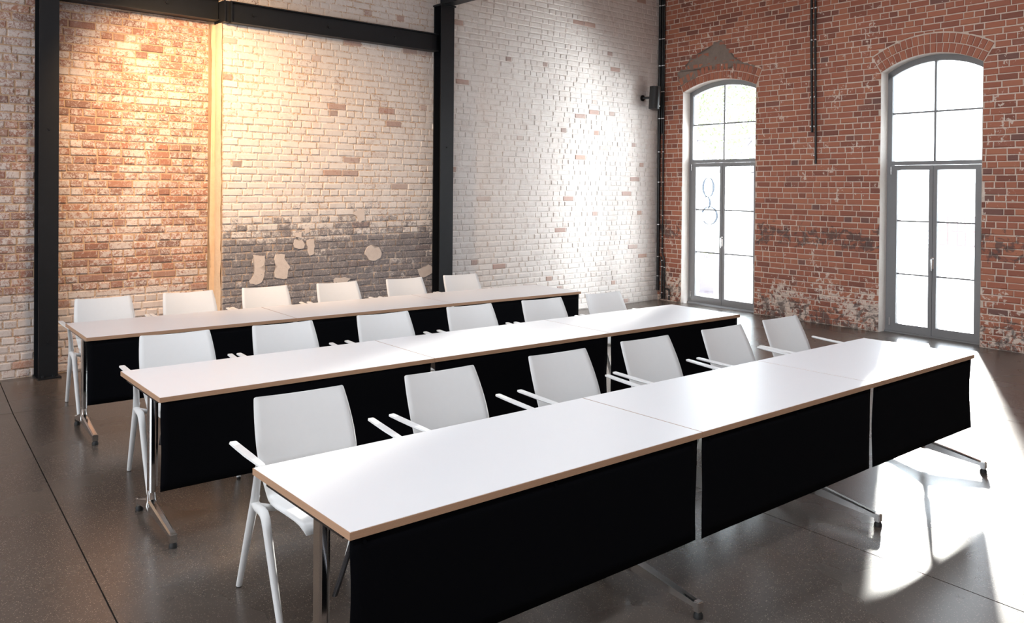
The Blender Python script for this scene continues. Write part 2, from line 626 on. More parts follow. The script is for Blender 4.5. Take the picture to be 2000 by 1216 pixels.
def lay(br, place, u0, u1, z1, proud_amp, clip=None, flip_order=False, wear=0.0):
    j = 0
    z = 0.004
    while z < z1:
        za, zb = z+JOINT/2, z+COURSE-JOINT/2
        header = (j % 2 == 0)
        pitch = HEAD if header else STR
        u = u0-(0.0 if header else HEAD/2)-random.uniform(0, 0.02)
        while u < u1:
            L = pitch*random.uniform(0.95, 1.05)
            if not header and random.random() < 0.06:
                L = HEAD
            if header and random.random() < 0.10:
                L = STR*0.98
            a, b = max(u, u0)+JOINT/2, min(u+L, u1)-JOINT/2
            u += L
            if b-a < 0.03:
                continue
            dz = random.uniform(-.002, .002)
            polys = clip(a, b, za, zb) if clip else [[(a, za), (b, za), (b, zb), (a, zb)]]
            for poly in polys:
                if len(poly) == 4:
                    poly = [(p[0]+random.uniform(-.0025, .0025), p[1]+dz+random.uniform(-.0012, .0012)) for p in poly]
                br.brick(poly, place, random.uniform(-proud_amp, proud_amp), random.random(), ch=random.uniform(.005, .009)+wear)
        z += COURSE
        j += 1

# ------------------------------------------------------------------ back wall: recessed bay and main field
bay = MB()
def slab(mb, place, u0, u1, z0, z1, o_front, o_back, mi=0):
    v = [place(u, z, o) for o in (o_front, o_back) for u, z in ((u0, z0), (u1, z0), (u1, z1), (u0, z1))]
    mb.add(v, [(0, 1, 2, 3), (7, 6, 5, 4), (0, 4, 5, 1), (1, 5, 6, 2), (2, 6, 7, 3), (3, 7, 4, 0)], mi)
slab(bay, PB, -6.2, STEP, -0.1, HW, RECESS-0.009, RECESS-0.4)
wall_bay = struct(bay.build('wall_back_bay', M['bw_mortar']), 'recessed bay of worn whitewashed red brick behind the left steel column')
br = Bricks()
lay(br, lambda u, z, o: PB(u, z, o+RECESS), -1.6, STEP-0.01, HW-0.05, 0.004)
br.emit(wall_bay, M['bw_brick'])

mainw = MB()
slab(mainw, PB, STEP, 9.9, -0.1, HW, -0.007, RECESS-0.4)
wall_back = struct(mainw.build('wall_back', M['bw_mortar']), 'tall whitewashed brick wall with dark sooty lower field')
br = Bricks()
lay(br, PB, STEP+0.004, U_CORNER_B, HW-0.05, 0.003)
br.emit(wall_back, M['bw_brick'])
# ochre rendered return of the step
rt = MB()
NZ = 60
vv, ff = [], []
for k in range(NZ+1):
    z = 0.0+k*(HW/NZ)
    for q in range(4):
        o = [RECESS-0.0, RECESS*0.66, RECESS*0.33, 0.008][q]
        bulge = random.uniform(0.004, 0.016)
        vv.append(PB(STEP-bulge-(0.012 if q in (1, 2) else 0.0), z, o))
for k in range(NZ):
    for q in range(3):
        a = k*4+q
        ff.append((a, a+1, a+5, a+4))
rt.add(vv, ff, 0, True)
o = rt.build('plaster_return', M['return'], wall_back)
o['label'] = 'ochre plaster on the narrow side of the wall step'
# torn edge of that plaster running onto the bay bricks
def plaster(name, outline, place, mat, parent, off0, off1, jag=0.012, label=None):
    pts = []
    n = len(outline)
    for i in range(n):
        a, b = outline[i], outline[(i+1) % n]
        L = math.hypot(b[0]-a[0], b[1]-a[1])
        k = max(1, int(L/0.03))
        for q in range(k):
            t = q/k
            pts.append((a[0]+(b[0]-a[0])*t+random.uniform(-jag, jag), a[1]+(b[1]-a[1])*t+random.uniform(-jag, jag)))
    cu = sum(p[0] for p in pts)/len(pts)
    cz = sum(p[1] for p in pts)/len(pts)
    bm = bmesh.new()
    vb = [bm.verts.new(place(p[0], p[1], off0)) for p in pts]
    vf = [bm.verts.new(place(p[0]+(cu-p[0])*0.03, p[1]+(cz-p[1])*0.03, off1)) for p in pts]
    N = len(pts)
    for i in range(N):
        bm.faces.new((vb[i], vb[(i+1) % N], vf[(i+1) % N], vf[i]))
    f = bm.faces.new(vf)
    bmesh.ops.triangulate(bm, faces=[f])
    bmesh.ops.recalc_face_normals(bm, faces=bm.faces)
    me = bpy.data.meshes.new(name)
    bm.to_mesh(me)
    bm.free()
    o = link(name, me, mat, parent)
    if label:
        o['label'] = label
    return o
zz = [0.0, 0.5, 0.9, 1.3, 1.7, 2.2, 2.7, 3.3, 4.2, 5.2]
edge = [(STEP-random.uniform(0.05, 0.10), z) for z in zz]
plaster('plaster_patch', [(STEP-0.004, 0.0), (STEP-0.004, 5.2)]+edge[::-1], lambda u, z, o: PB(u, z, o+RECESS), M['return'], wall_bay, -0.004, 0.009, 0.010)
PATCH = [[(2.52, 1.069), (2.662, 1.063), (2.663, 0.963), (2.603, 0.916), (2.671, 0.891), (2.649, 0.792), (2.589, 0.725), (2.485, 0.747), (2.492, 0.817), (2.544, 0.884), (2.521, 0.999)],
 [(2.784, 1.057), (2.893, 1.059), (2.901, 1.008), (2.964, 0.917), (2.941, 0.86), (2.926, 0.774), (2.848, 0.779), (2.778, 0.813), (2.77, 0.871), (2.808, 0.926), (2.777, 1.0)],
 [(3.001, 1.222), (3.113, 1.219), (3.146, 1.158), (3.13, 1.115), (3.082, 1.102), (3.018, 1.134)], [(3.017, 1.295), (3.105, 1.3), (3.105, 1.241), (3.025, 1.244)],
 [(3.144, 1.35), (3.209, 1.356), (3.21, 1.297), (3.153, 1.291)], [(3.17, 1.217), (3.259, 1.214), (3.273, 1.139), (3.277, 1.049), (3.212, 1.03), (3.187, 1.083), (3.17, 1.158)],
 [(3.965, 1.08), (4.038, 1.116), (4.166, 1.072), (4.195, 0.976), (4.094, 0.917), (3.985, 0.954), (3.939, 1.003)], [(3.766, 1.504), (3.89, 1.564), (3.944, 1.533), (3.927, 1.424), (3.882, 1.386), (3.819, 1.473)],
 [(4.725, 0.787), (4.905, 0.834), (4.987, 0.788), (4.947, 0.707), (4.826, 0.665), (4.745, 0.703)], [(3.513, 0.735), (3.65, 0.757), (3.755, 0.727), (3.686, 0.678), (3.531, 0.689)]]
for pl in PATCH:
    plaster('plaster_patch', pl, PB, M['plaster'], wall_back, -0.004, 0.005, 0.012)

# ------------------------------------------------------------------ window wall with two arched openings
ww = MB()
def wslab(u0, u1, z0, z1):
    slab(ww, PW, u0, u1, z0, z1, -0.008, -0.34, 0)
wslab(-7.2, DOORS[1]['c']-DOORS[1]['h'], -0.1, HW)
wslab(DOORS[1]['c']+DOORS[1]['h'], DOORS[0]['c']-DOORS[0]['h'], -0.1, HW)
wslab(DOORS[0]['c']+DOORS[0]['h'], 7.35, -0.1, HW)
for d in DOORS:
    n = 20
    for k in range(n):
        ua, ub = d['c']-d['h']+2*d['h']*k/n, d['c']-d['h']+2*d['h']*(k+1)/n
        v = []
        for o in (-0.008, -0.34):
            v += [PW(ua, arch_z(d, ua), o), PW(ub, arch_z(d, ub), o), PW(ub, HW, o), PW(ua, HW, o)]
        ww.add(v, [(0, 1, 2, 3), (7, 6, 5, 4)], 0)
        ww.add(v, [(0, 4, 5, 1)], 1)
    for s in (-1, 1):
        u = d['c']+s*(d['h']-0.001)
        ww.add([PW(u, -0.1, 0.001), PW(u, -0.1, -0.34), PW(u, d['s'], -0.34), PW(u, d['s'], 0.001)], [(0, 1, 2, 3)], 1)
wall_right = struct(ww.build('wall_right', [M['ww_mortar'], M['reveal']]), 'red brick wall with two arched glazed doors')
RING = 0.122
def clip_ww(a, b, za, zb):
    for d in DOORS:
        c, h, s = d['c'], d['h'], d['s']
        Ro = d['R']+2*RING+0.006
        th = math.asin(h/d['R'])
        ze = d['zc']+Ro*math.cos(th)
        xe = Ro*math.sin(th)
        if b < c-xe-0.01 or a > c+xe+0.01 or za > d['a']+2*RING+0.01:
            continue
        if zb <= ze:
            out = []
            w = [max(h, (z-d['zc'])*math.tan(th)+0.008) if z > s-0.02 else h for z in (za, zb)]
            if a < c-max(w):
                out.append([(a, za), (min(b, c-w[0]-0.004), za), (min(b, c-w[1]-0.004), zb), (a, zb)])
            if b > c+max(w):
                out.append([(max(a, c+w[0]+0.004), za), (b, za), (b, zb), (max(a, c+w[1]+0.004), zb)])
            return [p for p in out if p[1][0]-p[0][0] > 0.02 and p[2][0]-p[3][0] > 0.008]
        # course crossing the crown of the arch: its underside follows the outer ring
        K = 30
        run, out = [], []
        for k in range(K+1):
            u = a+(b-a)*k/K
            x = abs(u-c)
            zl = max(za, d['zc']+math.sqrt(Ro*Ro-x*x)+0.005) if x < xe else za
            if zb-zl > 0.012:
                run.append((u, zl))
            else:
                if len(run) > 4:
                    out.append(run)
                run = []
        if len(run) > 4:
            out.append(run)
        res = []
        for rn in out:
            step_ = max(1, (len(rn)-1)//4)
            low = rn[::step_]
            if low[-1] != rn[-1]:
                low.append(rn[-1])
            if low[-1][0]-low[0][0] > 0.025:
                res.append(low+[(low[-1][0], zb), (low[0][0], zb)])
        return res
    return [[(a, za), (b, za), (b, zb), (a, zb)]]
br = Bricks()
lay(br, PW, -1.2, 6.97, HW-0.05, 0.003, clip_ww)
br.emit(wall_right, M['ww_brick'])
# voussoirs, two rings over each opening
for d in DOORS:
    th = math.asin(d['h']/d['R'])
    for ring in range(2):
        r0 = d['R']+ring*RING+0.004
        r1 = r0+RING-0.012
        n = int(round(2*th*(r0+r1)/2/0.0755))
        vb = Bricks()
        for k in range(n):
            t0 = -th+2*th*(k+0.07)/n
            t1 = -th+2*th*(k+0.93)/n
            P = lambda r, t: (d['c']+r*math.sin(t), d['zc']+r*math.cos(t))
            vb.brick([P(r0, t0), P(r0, t1), P(r1, t1), P(r1, t0)], PW, random.uniform(0, .005), random.uniform(0.1, 0.95), ch=0.005)
        vb.emit(wall_right, M['ww_brick'], 'arch_brick', 300)
CEM = [(6.597, 3.717), (6.428, 3.797), (6.277, 3.963), (6.019, 3.985), (5.81, 4.126), (5.707, 4.144), (5.578, 4.034), (5.475, 3.857), (5.301, 3.755), (5.059, 3.668), (5.106, 3.633), (5.449, 3.731), (5.65, 3.733), (5.857, 3.735), (6.015, 3.667), (6.231, 3.583), (6.424, 3.537), (6.508, 3.501)]
plaster('cement_patch', CEM, PW, M['cement'], wall_right, -0.004, 0.0012, 0.02, 'grey cement repair above the arch of the far door')

# closing walls behind and left of the camera, never seen
bk = MB()
bk.box((-6.5, -7.3, -0.1), (9.5, -7.0, HW))
struct(bk.build('wall_front', M['plain_wall']), 'plain wall behind the viewer')
bl = MB()  # window openings of the left wall are added to let sky light in
for (y0, y1, z0, z1) in ((-7.0, -3.2, -0.1, HW), (-3.2, -1.2, -0.1, 1.0), (-3.2, -1.2, 4.3, HW), (-1.2, 2.9, -0.1, HW), (2.9, 4.9, -0.1, 1.0), (2.9, 4.9, 4.3, HW), (4.9, 7.3, -0.1, HW)):
    bl.box((-6.5, y0, z0), (-6.2, y1, z1))
struct(bl.build('wall_left', M['plain_wall']), 'plain unseen wall left of the viewer, two tall openings added for light')

# unseen roof; its two long rooflight openings are added and sized for light
ce = MB()
def roof(x0, x1, y0, y1):
    ce.box((x0, y0, HW), (x1, y1, HW+0.15))
RL = [(-2.3, -1.75), (2.0, 2.55)]
yy0 = -7.3
for (a, b) in RL:
    roof(-6.5, 10.2, yy0, a)
    roof(-6.5, -4.5, a, b)
    roof(7.0, 10.2, a, b)
    yy0 = b
roof(-6.5, 10.2, yy0, 7.6)
struct(ce.build('ceiling', M['plain_wall']), 'plain unseen roof slab with rooflight openings added for light')

# ------------------------------------------------------------------ arched glazed doors
def rect_bar(mb, u0, u1, z0, z1, o0, o1):
    slab(mb, PW, u0, u1, z0, z1, o0, o1)
def make_door(d, name, label, tz0, tz1, bars, decal):
    root = empty(name, PW(d['mull'], 0, -0.18))
    struct(root, label)
    inv = root.matrix_basis.inverted()
    def fin(mb, nm, mat, parent=root):
        mb.v = [tuple(Vector(v)-root.location) for v in mb.v]
        return mb.build(nm, mat, parent)
    c, h, mull = d['c'], d['h'], d['mull']
    f0, f1 = -0.175, -0.255
    FW = 0.062
    # fixed frame: jambs and arched head
    fr = MB()
    rect_bar(fr, c-h, c-h+FW, 0.0, d['s']-0.01, f0, f1)
    rect_bar(fr, c+h-FW, c+h, 0.0, d['s']-0.01, f0, f1)
    n = 24
    for k in range(n):
        ua, ub = c-h+2*h*k/n, c-h+2*h*(k+1)/n
        v = []
        for o in (f0, f1):
            v += [PW(ua, arch_z(d, ua, -0.075), o), PW(ub, arch_z(d, ub, -0.075), o), PW(ub, arch_z(d, ub, 0.003), o), PW(ua, arch_z(d, ua, 0.003), o)]
        fr.add(v, [(0, 1, 2, 3), (7, 6, 5, 4), (0, 4, 5, 1), (3, 2, 6, 7)])
    fin(fr, 'frame', M['frame_grey'])
    tr = MB()
    rect_bar(tr, c-h+FW, c+h-FW, tz1-0.05, tz1, f0, f1)
    fin(tr, 'transom', M['frame_grey'])
    # fan light glazing bars and panes
    mb = MB()
    rect_bar(mb, mull-0.013, mull+0.013, tz1, arch_z(d, mull, -0.07), f0-0.02, f1+0.02)
    fin(mb, 'glazing_bar', M['frame_grey'])
    zm = 2.87 if decal else 2.84
    for s in (-1, 1):
        mb = MB()
        ua, ub = sorted((mull+s*0.013, c+s*(h-FW)))
        rect_bar(mb, ua, ub, zm-0.011, zm+0.011, f0-0.02, f1+0.02)
        fin(mb, 'glazing_bar', M['frame_grey'])
        mb = MB()
        rect_bar(mb, ua, ub, tz1, zm-0.011, f0-0.035, f0-0.041)
        fin(mb, 'pane', M['glass'])
        mb = MB()
        nn = 10
        vv = []
        for o in (f0-0.035, f0-0.041):
            for k in range(nn+1):
                u = ua+(ub-ua)*k/nn
                vv += [PW(u, zm+0.011, o), PW(u, arch_z(d, u, -0.07), o)]
        S = 2*(nn+1)
        mb.add(vv, [(2*k, 2*k+2, 2*k+3, 2*k+1) for k in range(nn)]+[(S+2*k, S+2*k+1, S+2*k+3, S+2*k+2) for k in range(nn)])
        fin(mb, 'pane', M['glass'])
    # two leaves
    for s in (-1, 1):
        leaf_ = MB()
        ua, ub = sorted((mull+s*0.003, c+s*(h-FW-0.004)))
        z0, z1 = 0.02, tz1-0.054
        st = 0.075
        inn = (ua+0.048, ub-st) if s > 0 else (ua+st, ub-0.048)
        g0, g1 = f0+0.012, f1+0.01
        rect_bar(leaf_, ua, inn[0], z0, z1, g0, g1)
        rect_bar(leaf_, inn[1], ub, z0, z1, g0, g1)
        rect_bar(leaf_, inn[0], inn[1], z1-0.06, z1, g0, g1)
        rect_bar(leaf_, inn[0], inn[1], z0, z0+0.10, g0, g1)
        lf = fin(leaf_, 'door_leaf', M['frame_grey'])
        zs = [z0+0.10]+bars[::-1]+[z1-0.06]
        for zb in bars:
            mb = MB()
            rect_bar(mb, inn[0], inn[1], zb-0.010, zb+0.010, g0-0.02, g1+0.02)
            fin(mb, 'glazing_bar', M['frame_grey'], lf)
        for q in range(3):
            mb = MB()
            rect_bar(mb, inn[0], inn[1], zs[q]+(0.01 if q else 0), zs[q+1]-(0.01 if q < 2 else 0), g0-0.035, g0-0.041)
            fin(mb, 'pane', M['glass'], lf)
        # hinges
        for zh in (0.14, tz1-0.12):
            mb = MB()
            uh = c+s*(h-FW-0.002)
            mb.tube([PW(uh, zh-0.05, g0+0.006), PW(uh, zh+0.05, g0+0.006)], 0.009, 8)
            fin(mb, 'hinge', M['handle'], lf)
        if s < 0:
            hz = 1.04 if decal else 0.95
            mb = MB()
            slab(mb, PW, mull-0.022, mull+0.010, hz-0.09, hz+0.06, g0+0.004, g0-0.002)
            um = mull-0.006
            mb.tube([PW(um, hz+0.035, g0), PW(um, hz+0.035, g0+0.04), PW(um-0.004, hz+0.03, g0+0.055), PW(um-0.006, hz, g0+0.058), PW(um-0.004, hz-0.11, g0+0.05)], [0.010, 0.010, 0.011, 0.010, 0.008], 8)
            fin(mb, 'door_handle', M['handle'], lf)
        if decal and s > 0:
            # pale ring shaped film lettering on the left leaf
            for (uu, zc, ra, rb, t0, t1) in ((mull+0.30, 1.87, 0.105, 0.155, 0, 360), (mull+0.335, 1.62, 0.07, 0.10, 60, 250), (mull+0.275, 1.42, 0.15, 0.14, 20, 320)):
                mb = MB()
                K = 40
                vv = []
                for k in range(K+1):
                    t = math.radians(t0+(t1-t0)*k/K)
                    w = 0.010+0.014*abs(math.cos(t))
                    for e in (-w, w):
                        vv.append(PW(uu+(ra+e)*math.cos(t), zc+(rb+e*0.6)*math.sin(t), g0-0.030))
                mb.add(vv, [(2*k, 2*k+1, 2*k+3, 2*k+2) for k in range(K)])
                fin(mb, 'film_lettering', M['decal'], lf)
    # sill
    mb = MB()
    rect_bar(mb, c-h, c+h, -0.02, 0.018, f0+0.03, f1-0.05)
    fin(mb, 'threshold', M['frame_grey'])
    return root
make_door(DOORS[0], 'door_1', 'grey arched double glazed door near the room corner', 2.19, 2.31, [1.51, 0.83], True)
make_door(DOORS[1], 'door_2', 'grey arched double glazed door flooded with sunlight, nearest the camera', 2.12, 2.22, [1.45, 0.765], False)

# ------------------------------------------------------------------ outside
og = MB()
og.box((9.68, -14, -0.2), (60, 40, -0.03))
struct(og.build('floor_outside', M['paving']), 'sunlit pale paving outside the doors')

def pale(name, c, r=0.8):
    return simple(name, c, r, 0, 0.3, 6, 0.08)
# planter box with low shrub beyond the far door
pl = empty('planter', (11.25, 7.10, -0.03))
mb = MB()
mb.prism([(-0.17, -0.17), (0.17, -0.17), (0.17, 0.17), (-0.17, 0.17)], (0, 0, 0), (1, 0, 0), (0, 1, 0), (0, 0, 1), 0.03)
for k in range(4):
    a0, a1 = math.radians(45+90*k), math.radians(135+90*k)
    r0, r1 = 0.22, 0.25
    q = [(r0*math.cos(a0), r0*math.sin(a0), 0.0), (r0*math.cos(a1), r0*math.sin(a1), 0.0), (r1*math.cos(a1), r1*math.sin(a1), 0.72), (r1*math.cos(a0), r1*math.sin(a0), 0.72)]
    qi = [(x*0.88, y*0.88, z) for x, y, z in q]
    mb.add(q+qi, [(0, 1, 2, 3), (7, 6, 5, 4), (3, 2, 6, 7)])
mb.build('box', pale('grey_violet_zinc', (0.11, 0.105, 0.125)), pl)
mb = MB()
mb.box((-0.15, -0.15, 0.60), (0.15, 0.15, 0.66))
mb.build('soil', pale('soil', (0.10, 0.07, 0.05)), pl)
mb = MB()
for k in range(140):
    a, r = random.uniform(0, 6.28), random.uniform(0.02, 0.24)
    P = Vector((r*math.cos(a), r*math.sin(a), 0.66+random.uniform(0.0, 0.16)*(1.2-r*3)))
    e1 = Vector((random.uniform(-1, 1), random.uniform(-1, 1), random.uniform(-.3, .8))).normalized()*0.035
    e2 = e1.cross(Vector((random.uniform(-1, 1), random.uniform(-1, 1), 1))).normalized()*0.014
    mb.add([P-e1, P+e2, P+e1, P-e2], [(0, 1, 2, 3)])
o = mb.build('foliage', pale('pale_leaves', (0.36, 0.44, 0.22)), pl)
o['kind'] = 'stuff'
tag(pl, 'tall grey planter with low green shrub outside the far door', 'planter')
# tree seen in the fanlight of the far door
tr = empty('tree', (22.0, 14.5, -0.03))
mb = MB()
mb.tube([(0, 0, 0), (0.05, 0.0, 1.5), (0.0, 0.1, 3.0), (0.1, 0.0, 4.4)], [0.17, 0.14, 0.11, 0.05], 8)
mb.build('trunk', pale('grey_bark', (0.30, 0.27, 0.25)), tr)
for k in range(7):
    a = k*0.9
    mb = MB()
    mb.tube([(0.02, 0.05, 2.4+0.25*k), (0.7*math.cos(a), 0.7*math.sin(a), 3.2+0.25*k), (1.5*math.cos(a), 1.5*math.sin(a), 3.7+0.22*k)], [0.06, 0.04, 0.015], 6)
    mb.build('branch', pale('grey_bark_%d' % k, (0.30, 0.27, 0.25)), tr)
mb = MB()
for k in range(2200):
    th, ph, r = random.uniform(0, 6.28), math.acos(random.uniform(-1, 1)), random.uniform(0.5, 1.0)
    P = Vector((1.9*r*math.sin(ph)*math.cos(th), 1.9*r*math.sin(ph)*math.sin(th), 4.4+1.7*r*math.cos(ph)))
    e1 = Vector((random.uniform(-1, 1), random.uniform(-1, 1), random.uniform(-1, 1))).normalized()*0.085
    e2 = e1.cross(Vector((random.uniform(-1, 1), random.uniform(-1, 1), 1))).normalized()*0.045
    mb.add([P-e1, P+e2, P+e1, P-e2], [(0, 1, 2, 3)])
o = mb.build('foliage', pale('bright_leaves', (0.20, 0.24, 0.13)), tr)
o['kind'] = 'stuff'
tag(tr, 'pale green tree seen through the fanlight of the far door', 'tree')
# timber trestle roof frame beyond the far door
tf = empty('timber_frame', (17.0, 11.1, -0.03))
wood = pale('weathered_timber', (0.15, 0.14, 0.15))
for q, nm in (([(0, 1.25, 0), (0, 1.25, 2.3)], 'post'), ([(0, -0.95, 0), (0, -0.95, 2.3)], 'post'), ([(0, 1.35, 2.35), (0, -1.05, 2.35)], 'tie_beam'), ([(0, 0.85, 3.16), (0, 0.10, 2.55)], 'brace'), ([(0, -0.95, 3.20), (0, -0.35, 2.62)], 'brace'), ([(0, 1.0, 3.22), (0, -1.0, 3.22)], 'top_beam'), ([(0, 1.0, 2.35), (0, 1.0, 3.22)], 'upright'), ([(0, -0.95, 2.35), (0, -0.95, 3.22)], 'upright')):
    mb = MB()
    mb.tube(q, 0.055, 4)
    mb.build(nm, wood, tf)
tag(tf, 'grey timber frame with slanting braces outside the far door', 'timber frame')
# low outbuilding outside the near door
ob = empty('outbuilding', (24.0, 8.8, -0.03))
mb = MB()
mb.box((0, -2.2, 0), (2.5, 2.6, 2.1))
mb.build('wall', pale('pale_render', (0.80, 0.80, 0.80)), ob)
mb = MB()
mb.prism([(-0.15, 2.1), (2.65, 2.1), (1.25, 2.5)], (0, -2.35, 0), (1, 0, 0), (0, 0, 1), (0, 1, 0), 5.1)
mb.build('roof', pale('pale_tiles', (0.66, 0.64, 0.64)), ob)
redp, blue, pg = pale('faded_red_paint', (0.20, 0.12, 0.12)), pale('pale_blue_boards', (0.22, 0.225, 0.28)), pale('dusty_glazing', (0.32, 0.29, 0.30), 0.3)
for wi, (yc, w) in enumerate(((-0.30, 0.42), (-0.78, 0.42), (-1.32, 0.46))):
    mb = MB()
    mb.box((-0.04, yc-w/2, 0.30), (0.0, yc+w/2, 1.16))
    wd = mb.build('window', redp, ob)
    for r in range(2):
        for q in range(2):
            mb = MB()
            y0 = yc-w/2+0.03+q*(w/2-0.01)
            z0 = 0.34+r*0.41
            mb.box((-0.05, y0, z0), (-0.041, y0+w/2-0.05, z0+0.37))
            mb.build('pane', pg, wd)
for k in range(8):
    mb = MB()
    mb.box((-0.035, 0.06, 0.12+k*0.14), (0.0, 1.05, 0.12+k*0.14+0.06))
    mb.build('siding_board', blue, ob)
tag(ob, 'low pale outbuilding with faded red windows beyond the near door', 'building')

# ------------------------------------------------------------------ steel columns and beams
def h_column(name, u0, u1, off_back, off_front, z1, label, base_plate=True):
    """H section, flanges parallel to the wall"""
    root = empty(name, PB((u0+u1)/2, 0, (off_back+off_front)/2))
    def fin(mb, nm, mat):
        mb.v = [tuple(Vector(v)-root.location) for v in mb.v]
        return mb.build(nm, mat, root)
    tf = 0.014
    for (a, b) in ((off_front-tf, off_front), (off_back, off_back+tf)):
        mb = MB()
        slab(mb, PB, u0, u1, 0.015, z1, b, a)
        fin(mb, 'flange', M['steel'])
    mb = MB()
    um = (u0+u1)/2
    slab(mb, PB, um-0.006, um+0.006, 0.015, z1, off_front-tf, off_back+tf)
    fin(mb, 'web', M['steel'])
    mb = MB()
    slab(mb, PB, u0-0.01, u1+0.02, 0.0, 0.015, off_front+0.05, off_back)
    bp = fin(mb, 'base_plate', M['steel'])
    for du in (0.03, 0.12):
        mb = MB()
        P = PB(u0+du, 0.015, off_front+0.025)
        mb.tube([P, P+ZUP*0.018], 0.012, 6)
        mb.v = [tuple(Vector(v)-root.location) for v in mb.v]
        mb.build('bolt', M['steel'], bp)
    for zb in (0.35, 2.35):
        if zb < z1:
            mb = MB()
            P = PB(um, zb, off_front)
            mb.tube([P, P+NB*0.012], 0.011, 6)
            fin(mb, 'bolt', M['steel'])
    tag(root, label, 'steel column')
    return root
h_column('steel_column', 0.415, 0.582, RECESS+0.004, 0.02, 5.25, 'black steel column standing against the brick bay at far left')
col2 = h_column('steel_column', 4.955, 5.165, 0.004, 0.165, 4.16, 'black steel column in the middle of the back wall')
cap = MB()
slab(cap, PB, 4.94, 5.18, 4.16, 4.18, 0.18, 0.0)
cap.v = [tuple(Vector(v)-col2.location) for v in cap.v]
cap.build('cap_plate', M['steel'], col2)

def channel_beam(name, u0, u1, off_back, off_front, z0, z1, label, nb):
    root = empty(name, PB((u0+u1)/2, z0, off_back))
    def fin(mb, nm):
        mb.v = [tuple(Vector(v)-root.location) for v in mb.v]
        return mb.build(nm, M['steel'], root)
    t = 0.012
    for a, b in ((z0, z0+t), (z1-t, z1)):
        mb = MB()
        slab(mb, PB, u0, u1, a, b, off_front, off_back)
        fin(mb, 'flange')
    mb = MB()
    slab(mb, PB, u0, u1, z0+t, z1-t, off_front-0.045, off_back)
    wb = fin(mb, 'web')
    mb = MB()
    slab(mb, PB, u0, u0+0.014, z0, z1, off_front+0.006, off_back)
    fin(mb, 'end_plate')
    if nb == 3:
        mb = MB()
        slab(mb, PB, 2.14, 2.152, z0, z1, off_front, RECESS+0.002)
        fin(mb, 'gusset_plate')
        mb = MB()
        slab(mb, PB, 2.152, u0, z0, z1, off_front-0.03, 0.02)
        fin(mb, 'gusset_plate')
    for k in range(nb):
        u = u0+(k+0.3)*(u1-u0)/nb
        mb = MB()
        P = PB(u, (z0+z1)/2, off_front-0.045)
        mb.tube([P, P+NB*0.02], 0.018, 6)
        fin(mb, 'bolt')
    tag(root, label, 'steel beam')
channel_beam('steel_beam', 2.205, 4.955, 0.002, 0.12, 3.575, 3.80, 'black steel beam crossing the whitewashed wall to the middle column', 3)
channel_beam('steel_beam', 0.60, 2.135, RECESS+0.002, 0.0, 3.60, 3.83, 'black steel beam above the recessed brick bay at upper left', 2)
# cross beam leaving the middle column towards the viewer
cb = empty('steel_beam', PB(5.06, 4.18, 0.08))
L = 5.2
for a, b in ((4.18, 4.196), (4.38, 4.396)):
    mb = MB()
    slab(mb, PB, 4.975, 5.145, a, b, L, 0.004)
    mb.v = [tuple(Vector(v)-cb.location) for v in mb.v]
    mb.build('flange', M['steel'], cb)
mb = MB()
slab(mb, PB, 5.054, 5.066, 4.196, 4.38, L, 0.004)
mb.v = [tuple(Vector(v)-cb.location) for v in mb.v]
mb.build('web', M['steel'], cb)
tag(cb, 'black steel roof beam running out from the top of the middle column', 'steel beam')

# ------------------------------------------------------------------ conduits and loudspeaker
def conduit(pts, rad, clips, label, group=None):
    base = pts[-1]
    root = empty('conduit', base)
    mb = MB()
    mb.tube([Vector(p)-base for p in pts], rad, 8)
    mb.build('pipe', M['pipe'], root)
    for P in clips:
        mb = MB()
        mb.tube([Vector(P)-base-ZUP*0.007, Vector(P)-base+ZUP*0.007], rad+0.002, 10)
        mb.build('clip', M['clip'], root)
    tag(root, label, 'conduit', group)
def vrun(us_zs, off):
    return [PW(u, z, off) for u, z in us_zs]
clipz = [4.86, 4.31, 3.87, 3.44, 3.0]
conduit(vrun([(6.922, 5.2), (6.922, 2.0), (6.92, 0.80), (6.918, 0.16)], 0.035), 0.025, [PW(6.922, z, 0.035) for z in clipz+[2.45, 1.95, 1.25, 0.72, 0.40]], 'thick black conduit in the room corner, closest to the whitewashed wall')
conduit(vrun([(6.871, 5.2), (6.871, 2.75)], 0.03), 0.018, [PW(6.871, z, 0.03) for z in clipz], 'short black conduit between the two long ones in the corner')
conduit(vrun([(6.834, 5.2), (6.836, 0.82), (6.83, 0.76), (6.795, 0.70), (6.785, 0.62), (6.785, 0.03)], 0.03), 0.014, [PW(6.836, z, 0.03) for z in clipz+[2.45, 1.95, 1.40, 1.05, 0.86]]+[PW(6.785, 0.55, 0.03)], 'thin black conduit with a bend low in the corner')
conduit(vrun([(6.872, 0.72), (6.86, 0.69), (6.836, 0.62), (6.836, 0.03)], 0.03), 0.016, [PW(6.836, z, 0.03) for z in (0.66, 0.56, 0.13)], 'short black conduit dropping to the floor beside the corner')
conduit(vrun([(6.755, 0.20), (6.70, 0.20), (6.68, 0.18), (6.68, 0.02)], 0.03), 0.013, [PW(6.68, 0.10, 0.03)], 'little hooked black conduit at floor level by the corner')
cz = [4.36, 3.92, 3.51, 3.13, 2.72]
conduit(vrun([(4.128, 5.2), (4.126, 4.0), (4.102, 2.9), (4.098, 2.64)], 0.028), 0.017, [PW(4.115, z, 0.028) for z in cz], 'black conduit ending halfway down between the doors, left of its pair')
conduit(vrun([(4.068, 5.2), (4.066, 4.0), (4.042, 2.7), (4.036, 2.20)], 0.028), 0.015, [PW(4.06, z, 0.028) for z in cz+[2.32]], 'longer black conduit between the doors, right of its pair')

